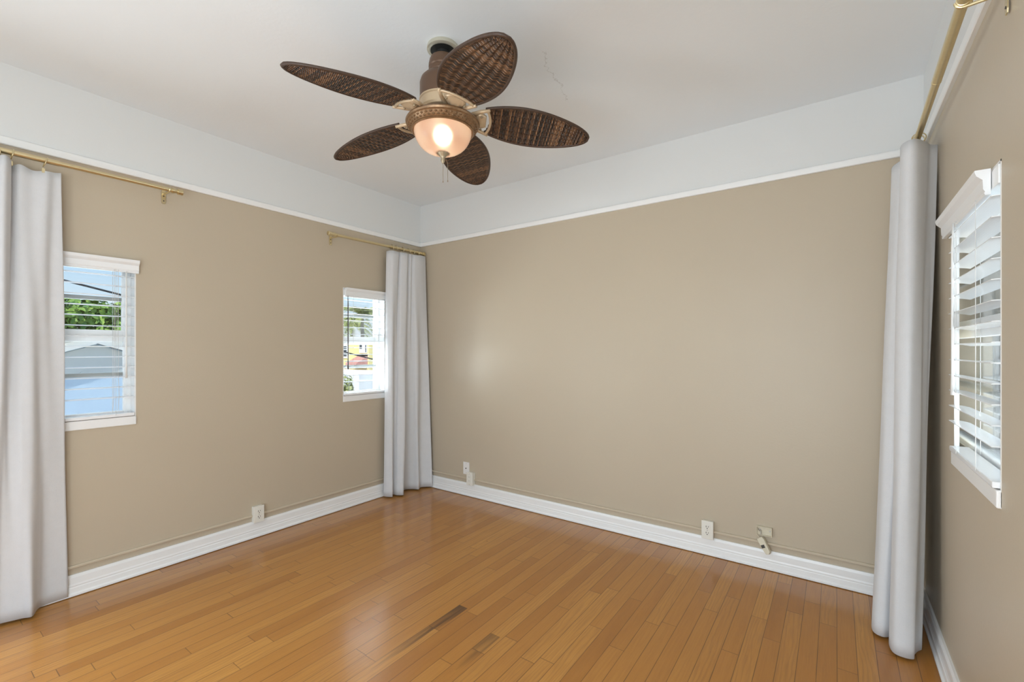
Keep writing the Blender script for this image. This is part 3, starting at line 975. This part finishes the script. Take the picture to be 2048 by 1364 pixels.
for dx_, dy_, zb_ in ((0.004, -0.003, 2.116), (0.020, 0.012, 2.120)):
    bm = bmesh.new()
    tube(bm, [(dx_ * .6, dy_ * .6, fz(2.228)), (dx_, dy_, fz(2.205)), (dx_, dy_, fz(zb_ + 0.01))], 0.0011, 6)
    pcn = finish('pull_chain', bm, m_chain, fan)
    bm = bmesh.new(); lathe(bm, [(0.0008, fz(zb_ + 0.012)), (0.0020, fz(zb_ + 0.008)), (0.0026, fz(zb_ + 0.001)), (0.0010, fz(zb_))], 10, c=(dx_, dy_, 0))
    finish('chain_pull', bm, m_chain, pcn)
bm = bmesh.new()
bmesh.ops.create_uvsphere(bm, u_segments=20, v_segments=12, radius=0.032)
bulb = finish('bulb', bm, m_bulb, fan, True, loc=(0.0, 0.0, fz(2.346)))
ld = bpy.data.lights.new('fan_lamp', 'POINT')
ld.energy = 6.0; ld.color = (1.0, 0.80, 0.58); ld.shadow_soft_size = 0.03
lo = bpy.data.objects.new('fan_lamp', ld); lo.location = (FX, FY, 2.346); COL.objects.link(lo)

# blades
R0, R1, BW, PITCH, DROOP = 0.105, 0.705, 0.246, 0.205, 0.107
TCUT = 0.155
def halfw(t_):
    t_ = min(max(t_, 0), 1)
    u_ = min(1, max(0, (t_ - 0.5) / 0.5)); u_ = u_ * u_ * (3 - 2 * u_)
    return BW / 2 * max(0.0, math.sin(PI * t_ ** 0.95)) ** (0.665 - 0.145 * u_)
def bpos(t_, v_, dz=0.0):
    h = halfw(t_) * v_
    r = R0 + (R1 - R0) * t_
    return Vector((r, h * math.cos(PITCH), 2.431 - CEIL - DROOP * (r - R0) - h * math.sin(PITCH) + dz))
NU, NV = 150, 56
def blade_mesh():
    bm = bmesh.new()
    uvl = bm.loops.layers.uv.new('UVMap')
    grids = []
    for side in (0, 1):
        g_ = []
        for i in range(NU + 1):
            row = []
            for k in range(NV + 1):
                v_ = -1 + 2 * k / NV
                t0 = TCUT + 0.035 * (1 - v_ * v_)                     # concave root where the bracket arch sits
                t_ = t0 + (0.9985 - t0) * (i / NU)
                rib = 0.0028 * math.sin(v_ * 7 * PI) * min(1, 4 * (1 - abs(v_)))
                dz = rib + (-0.0035 if side == 0 else 0.0035)
                row.append((bm.verts.new(bpos(t_, v_, dz)), ((R0 + (R1 - R0) * t_), v_)))
            g_.append(row)
        grids.append(g_)
    def quad(a, b, c, d):
        f = bm.faces.new((a[0], b[0], c[0], d[0]))
        f.smooth = True
        for lp, q_ in zip(f.loops, (a, b, c, d)):
            lp[uvl].uv = q_[1]
    for side, g_ in enumerate(grids):
        for i in range(NU):
            for k in range(NV):
                if side == 0: quad(g_[i][k], g_[i + 1][k], g_[i + 1][k + 1], g_[i][k + 1])
                else: quad(g_[i][k], g_[i][k + 1], g_[i + 1][k + 1], g_[i + 1][k])
    return bm
def rim_pts():
    pts = []
    n_ = 60
    for i in range(n_ + 1):
        pts.append(bpos(TCUT + (0.996 - TCUT) * i / n_, 1.0))
    for i in range(n_, -1, -1):
        pts.append(bpos(TCUT + (0.996 - TCUT) * i / n_, -1.0))
    return pts
def iron_bm():
    bm = bmesh.new()
    lo_ = -0.008
    # two arms that continue the leaf outline to the hub
    for sgn in (1, -1):
        tube(bm, [bpos(TCUT + 0.03, sgn * 0.98, lo_), bpos(0.11, sgn * 1.0, lo_), bpos(0.055, sgn * 1.0, lo_), bpos(0.015, sgn * 1.0, lo_), bpos(-0.02, 0, lo_ + 0.006) + Vector((-0.012, sgn * 0.008, 0))],
             [0.0075, 0.0085, 0.0095, 0.011, 0.011], 10)
    # arch across the wicker root
    arch = [bpos(TCUT + 0.035 * (1 - v_ * v_) + 0.008, v_, lo_) for v_ in [-0.98 + 1.96 * i / 14 for i in range(15)]]
    tube(bm, arch, 0.0065, 10)
    # shell shaped tongue in the middle with a gap on both sides
    ring_ = []
    n_ = 22
    cols = []
    for i in range(n_ + 1):
        t_ = 0.0 + 0.164 * i / n_
        wv = 0.10 + 0.64 * math.sin(min(1, i / n_ * 1.02) * PI * .82) ** 1.0
        row_t, row_b = [], []
        for k in range(9):
            v_ = (-1 + k / 4) * wv
            flute = 0.002 * math.cos(k * PI)
            p = bpos(max(t_, 0.012), v_, lo_ + flute - 0.018 * math.sin(PI * i / n_) * (1 - (k / 4 - 1) ** 2))
            row_b.append(bm.verts.new(p)); row_t.append(bm.verts.new(p + Vector((0, 0, 0.006))))
        cols.append((row_t, row_b))
    for (t0, b0), (t1, b1) in zip(cols, cols[1:]):
        for k in range(8):
            bm.faces.new((t0[k], t1[k], t1[k + 1], t0[k + 1])); bm.faces.new((b0[k], b0[k + 1], b1[k + 1], b1[k]))
        bm.faces.new((t0[0], b0[0], b1[0], t1[0])); bm.faces.new((t0[8], t1[8], b1[8], b0[8]))
    bm.faces.new([v for v in cols[0][0]] + [v for v in cols[0][1]][::-1])
    bm.faces.new([v for v in cols[-1][0]][::-1] + [v for v in cols[-1][1]])
    # arm into the motor
    tube(bm, [bpos(0.02, 0, lo_), Vector((0.095, 0, 2.432 - CEIL)), Vector((0.062, 0, 2.440 - CEIL))], [0.013, 0.014, 0.013], 12)
    return bm
b0 = finish('blade', blade_mesh(), m_wicker, fan, True, recalc=False)
bm = bmesh.new(); tube(bm, rim_pts(), 0.0068, 8)
r0_ = finish('blade_rim', bm, m_rim, b0, True)
i0_ = finish('blade_bracket', iron_bm(), m_iron, b0, True)
i0_['label'] = 'cream gold metal bracket at the blade root'
screws = []
for t_, v_ in ((0.125, 0.62), (0.125, -0.62), (0.10, 0.0)):
    bm = bmesh.new()
    p = bpos(t_, v_, -0.0175)
    lathe(bm, [(0.0052, 0.004), (0.0052, 0.0), (0.0035, -0.0022), (0.0010, -0.0028)], 12, c=p)
    screws.append(finish('bracket_screw', bm, m_finial, b0))
AZ = [-100.6, -28.6, 43.4, 115.4, 187.4]
b0.rotation_euler = (0, 0, math.radians(AZ[0]))
for a_ in AZ[1:]:
    nb = b0.copy(); COL.objects.link(nb); nb.parent = fan
    nb.rotation_euler = (0, 0, math.radians(a_))
    for ch in (r0_, i0_, *screws):
        c_ = ch.copy(); COL.objects.link(c_); c_.parent = nb

# ------------------------------------------------------------------ outside
GZ = -3.3
m_ground = simple('pale_concrete', (0.62, 0.60, 0.56), 0.9, var=0.1, vscale=1.5)
m_shadeblue = simple('shade_blue_stucco', (0.40, 0.52, 0.66), 0.9, var=0.05, vscale=3, bmp=0.5, bscale=40)  # blue of sky-lit shade put into the wall colour
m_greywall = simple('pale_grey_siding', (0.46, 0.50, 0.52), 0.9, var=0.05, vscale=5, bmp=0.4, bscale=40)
m_fascia = simple('white_fascia', (0.86, 0.86, 0.84), 0.6)
m_rooft = simple('grey_tile_roof', (0.46, 0.46, 0.43), 0.8, var=0.08, vscale=10)
m_yellow = simple('yellow_stucco', (0.95, 0.78, 0.34), 0.9, var=0.05, vscale=2)
m_white_b = simple('white_stucco', (0.86, 0.86, 0.84), 0.9, var=0.03, vscale=2)
m_darkglass = simple('dark_window_glass', (0.06, 0.07, 0.08), 0.15)
m_awning = simple('red_brown_awning', (0.62, 0.30, 0.25), 0.8, var=0.15, vscale=6)
m_bark = simple('grey_bark', (0.42, 0.37, 0.31), 0.9, var=0.3, vscale=10)
m_wire = simple('black_cable', (0.03, 0.03, 0.03), 0.6)
m_tanwall = simple('tan_stucco', (0.52, 0.42, 0.30), 0.9, var=0.04, vscale=4)
def leaf_material(name, a, b_):
    m, t, b = mat(name)
    g = N(t, 'ShaderNodeNewGeometry')
    oi = g.outputs['Random Per Island']
    L(t, MIX(t, oi, a, b_), b.inputs['Base Color'])
    b.inputs['Roughness'].default_value = 0.55
    return m
m_leaf = leaf_material('tree_leaves', (0.06, 0.16, 0.02), (0.36, 0.52, 0.10))
m_palm = leaf_material('palm_fronds', (0.14, 0.19, 0.05), (0.58, 0.60, 0.24))

bm = bmesh.new(); box(bm, -70, 40, -40, 70, GZ - 0.3, GZ)
tag(finish('ground', bm, m_ground), kind='structure')

# neighbour house with a gable facing the room
nh = empty('gabled_house', (-7.0, -0.953, GZ))
tag(nh, 'house with wall tinted shade blue and a white edged gable seen through the left window', 'house')
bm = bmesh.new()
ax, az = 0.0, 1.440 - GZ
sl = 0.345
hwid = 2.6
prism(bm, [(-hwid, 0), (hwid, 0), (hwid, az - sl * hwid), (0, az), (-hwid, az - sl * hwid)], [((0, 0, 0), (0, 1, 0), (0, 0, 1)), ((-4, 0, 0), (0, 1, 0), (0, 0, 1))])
hw_ = finish('house_wall', bm, m_shadeblue, nh)
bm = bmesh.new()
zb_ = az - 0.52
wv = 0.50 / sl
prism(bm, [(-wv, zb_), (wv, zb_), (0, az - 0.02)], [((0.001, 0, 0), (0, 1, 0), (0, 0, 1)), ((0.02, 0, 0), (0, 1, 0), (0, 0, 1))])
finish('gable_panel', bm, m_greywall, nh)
for sgn in (1, -1):
    bm = bmesh.new()
    pr = [(0, az), (0, az + 0.14), (sgn * (hwid + .3), az + 0.14 - sl * (hwid + .3)), (sgn * (hwid + .3), az - sl * (hwid + .3))]
    prism(bm, pr, [((0.10, 0, 0), (0, 1, 0), (0, 0, 1)), ((0.16, 0, 0), (0, 1, 0), (0, 0, 1))])
    finish('fascia_board', bm, m_fascia, nh)
    bm = bmesh.new()
    pr = [(0, az + 0.14), (0, az + 0.22), (sgn * (hwid + .36), az + 0.22 - sl * (hwid + .36)), (sgn * (hwid + .36), az + 0.14 - sl * (hwid + .36))]
    prism(bm, pr, [((0.24, 0, 0), (0, 1, 0), (0, 0, 1)), ((-4.2, 0, 0), (0, 1, 0), (0, 0, 1))])
    finish('roof_slope', bm, m_rooft, nh)
bm = bmesh.new()
tube(bm, [(0.018, -0.16, az - 0.52), (0.045, -0.16, az - 0.52)], 0.05, 12)
finish('vent_cap', bm, m_greywall, nh)

def tree(name, label, base, trunk_h, blobs, nleaf, size, m_, seed, trunk_r=0.22, shape='leaf'):
    rnd = random.Random(seed)
    t_ = empty(name, base)
    tag(t_, label, 'tree' if shape == 'leaf' else 'palm tree')
    bm = bmesh.new()
    tube(bm, [(0, 0, 0), (0.08, 0.05, trunk_h * .5), (0, 0, trunk_h)], [trunk_r, trunk_r * .8, trunk_r * .5], 10)
    for (bx, by, bz, rx, ry, rz) in blobs[:4]:
        tube(bm, [(0, 0, trunk_h * .6), (bx * .5, by * .5, (trunk_h * .6 + bz) / 2), (bx, by, bz)], [trunk_r * .45, trunk_r * .3, trunk_r * .12], 7)
    finish('trunk', bm, m_bark, t_)
    bm = bmesh.new()
    tot = sum(b_[3] * b_[4] for b_ in blobs)
    for (bx, by, bz, rx, ry, rz) in blobs:
        for _ in range(int(nleaf * rx * ry / tot)):
            while True:
                d = Vector((rnd.gauss(0, 1), rnd.gauss(0, 1), rnd.gauss(0, 1)))
                if d.length > 1e-3: break
            d.normalize()
            rr = rnd.uniform(0.62, 1.03)
            p = Vector((bx + d.x * rx * rr, by + d.y * ry * rr, bz + d.z * rz * rr))
            nrm = (d + Vector((rnd.gauss(0, .5), rnd.gauss(0, .5), rnd.gauss(0, .5) + .4))).normalized()
            a = nrm.orthogonal().normalized()
            a = (Matrix.Rotation(rnd.uniform(0, 6.28), 3, nrm) @ a)
            b_ = nrm.cross(a)
            s_ = size * rnd.uniform(.6, 1.3)
            vs = [bm.verts.new(p + a * s_ * x_ + b_ * s_ * y_ + nrm * z_ * s_) for x_, y_, z_ in ((-1, 0, 0), (-.3, .45, .12), (.5, .35, .1), (1, 0, -.05), (.5, -.35, .1), (-.3, -.45, .12))]
            bm.faces.new(vs)
    finish('foliage', bm, m_, t_, recalc=False)
    return t_
blobs = []
rb = random.Random(4)
for row, zz in enumerate((4.7, 5.3, 5.85)):
    for k in range(9):
        yy = -2.6 + k * 0.78 + rb.uniform(-.2, .2) + 0.35 * (row % 2)
        blobs.append((rb.uniform(-.7, .7), yy, zz - 0.20 * max(-1.5, yy) - 0.05 * yy * yy * (yy > 1) + rb.uniform(-.15, .2), rb.uniform(.6, .85), rb.uniform(.55, .8), rb.uniform(.40, .55)))
tree('leafy_tree', 'dense bright green tree behind the gabled house', (-14.5, -0.1, GZ), 4.4, blobs, 15000, 0.12, m_leaf, 11, 0.25)

# overhead cable and its two poles
bm = bmesh.new()
pts = []
A_, B_ = Vector((-9, -8.2, 4.35)), Vector((-9, 9.5, -0.9 + 1.2))
for i in range(31):
    u_ = i / 30
    p = A_.lerp(B_, u_)
    pts.append(p)
tube(bm, pts, 0.022, 6)
tag(finish('overhead_cable', bm, m_wire), 'thin black overhead cable slanting across the sky in the left window', 'cable')

# palms, yellow building and white roof seen through the corner window
def palm(label, base, h, n_, ln, seed, droop=1.0):
    rnd = random.Random(seed)
    t_ = empty('palm_tree', base)
    tag(t_, label, 'palm tree', None)
    bm = bmesh.new()
    tube(bm, [(0.1, 0, 0), (0.05, 0.03, h * .5), (0, 0, h)], [0.20, 0.16, 0.14], 10)
    finish('trunk', bm, m_bark, t_)
    bm = bmesh.new()
    for k in range(n_):
        az_ = 2 * PI * k / n_ + rnd.uniform(-.2, .2)
        el = rnd.uniform(-.2, 1.1)
        d = Vector((math.cos(az_), math.sin(az_), 0))
        L_ = ln * rnd.uniform(.8, 1.1)
        prev = None
        for i in range(15):
            u_ = i / 14
            r = L_ * u_ * math.cos(el * (1 - u_ * .4))
            z_ = h + L_ * (u_ * math.sin(el) - droop * .75 * u_ * u_)
            p = d * r + Vector((0, 0, z_))
            if prev is not None:
                side = Vector((-d.y, d.x, 0))
                ax_ = (p - prev).normalized()
                wl = L_ * .26 * math.sin(PI * min(.97, u_ * .9 + .1)) + .05
                for sg in (1, -1):
                    for q_ in (0.0, 0.5):
                        o_ = prev.lerp(p, q_)
                        tip = o_ + side * sg * wl * .75 + ax_ * wl * .5 + Vector((0, 0, -wl * .45))
                        a = bm.verts.new(o_); b_ = bm.verts.new(o_ + ax_ * .09); c_ = bm.verts.new(tip); m2 = bm.verts.new(o_.lerp(tip, .5) + ax_ * .04 + Vector((0, 0, .02)))
                        bm.faces.new((a, b_, m2)); bm.faces.new((a, m2, c_))
            prev = p
    finish('fronds', bm, m_palm, t_, recalc=False)
    return t_
palm('tall palm with its crown highest in the corner window', (-28.9, 20.5, GZ), 7.55, 24, 2.8, 3)
palm('lower palm with drooping yellow green fronds farther back, left of the tall one', (-41.1, 28.0, GZ), 7.6, 24, 3.4, 8, 1.2)

yb = empty('yellow_building', (-21.5, 14.0, GZ))
tag(yb, 'yellow two storey building behind the palms in the corner window', 'building')
bm = bmesh.new(); box(bm, -6.0, 2.1, 0, 3, 0, 5.35)
finish('wall', bm, m_yellow, yb)
for x0, x1, z0, z1 in ((-0.42, 0.02, 4.20, 4.90), (-2.2, -1.5, 4.1, 4.9)):
    bm = bmesh.new(); box(bm, x0 - .08, x1 + .08, -0.06, 0, z0 - .08, z1 + .08)
    f_ = finish('window', bm, m_fascia, yb)
    bm = bmesh.new()
    for a in range(3):
        zz0 = z0 + (z1 - z0) / 3 * a + .03; zz1 = z0 + (z1 - z0) / 3 * (a + 1) - .03
        box(bm, x0 + .03, x1 - .03, -0.07, -0.055, zz0, zz1)
    finish('panes', bm, m_darkglass, f_)
bm = bmesh.new(); box(bm, 1.25, 1.95, -0.06, 0, 4.45, 5.05)
f_ = finish('window', bm, m_fascia, yb)
for x0, x1, z0 in ((1.30, 1.52, 4.7), (1.85, 1.93, 4.5)):
    bm = bmesh.new(); box(bm, x0, x1, -0.07, -0.055, z0, 5.0)
    finish('pane', bm, m_darkglass, f_)
bm = bmesh.new()
prism(bm, [(0, 4.35), (0, 4.25), (-0.8, 3.85), (-0.8, 3.70), (0, 3.70)], [((0.95, 0, 0), (0, 1, 0), (0, 0, 1)), ((2.0, 0, 0), (0, 1, 0), (0, 0, 1))])
finish('awning', bm, m_awning, yb)

wbld = empty('white_flat_building', (-16, 10.7, GZ))
tag(wbld, 'low white flat roofed building in front of the yellow one', 'building')
bm = bmesh.new(); box(bm, -7, 0.5, -0.2, 2.8, 0, 3.35)
finish('wall', bm, m_white_b, wbld)
bm = bmesh.new()
for a in ((-7, 0.5, -0.2, 0.0), (-7, 0.5, 2.6, 2.8), (-7, -6.8, 0.0, 2.6), (0.3, 0.5, 0.0, 2.6)):
    box(bm, a[0], a[1], a[2], a[3], 3.35, 3.46)
finish('parapet', bm, m_fascia, wbld)
tree('slim_shrub_tree', 'small leafy bush low in the corner window', (-10.0, 5.95, GZ), 3.2, [(0, 0, 3.45, .28, .28, .38), (-.1, .1, 3.15, .3, .3, .4), (.05, -.12, 2.9, .25, .25, .35)], 700, 0.07, m_palm, 21, 0.05)

# outside the right window: tan house with a white shuttered door under a patio cover
th = empty('tan_house', (4.87, 5.0, GZ))
tag(th, 'tan house with white and grey shutters seen between the right blind slats', 'house')
bm = bmesh.new(); box(bm, -3.0, 0.0, 0.0, 4.0, 0, 6.2)
finish('tan_wall', bm, m_tanwall, th)
bm = bmesh.new(); box(bm, 0.0, 2.2, -0.08, 4.0, 0, 6.2)
finish('white_wall', bm, m_white_b, th)
bm = bmesh.new()
for x0 in (0.10, 0.62):
    box(bm, x0, x0 + 0.26, -0.12, -0.08, 2.9, 5.4)
    for k in range(24):
        z_ = 2.95 + k * 0.1
        box(bm, x0 + .02, x0 + .24, -0.14, -0.12, z_, z_ + .06)
finish('shutters', bm, m_muntin, th)
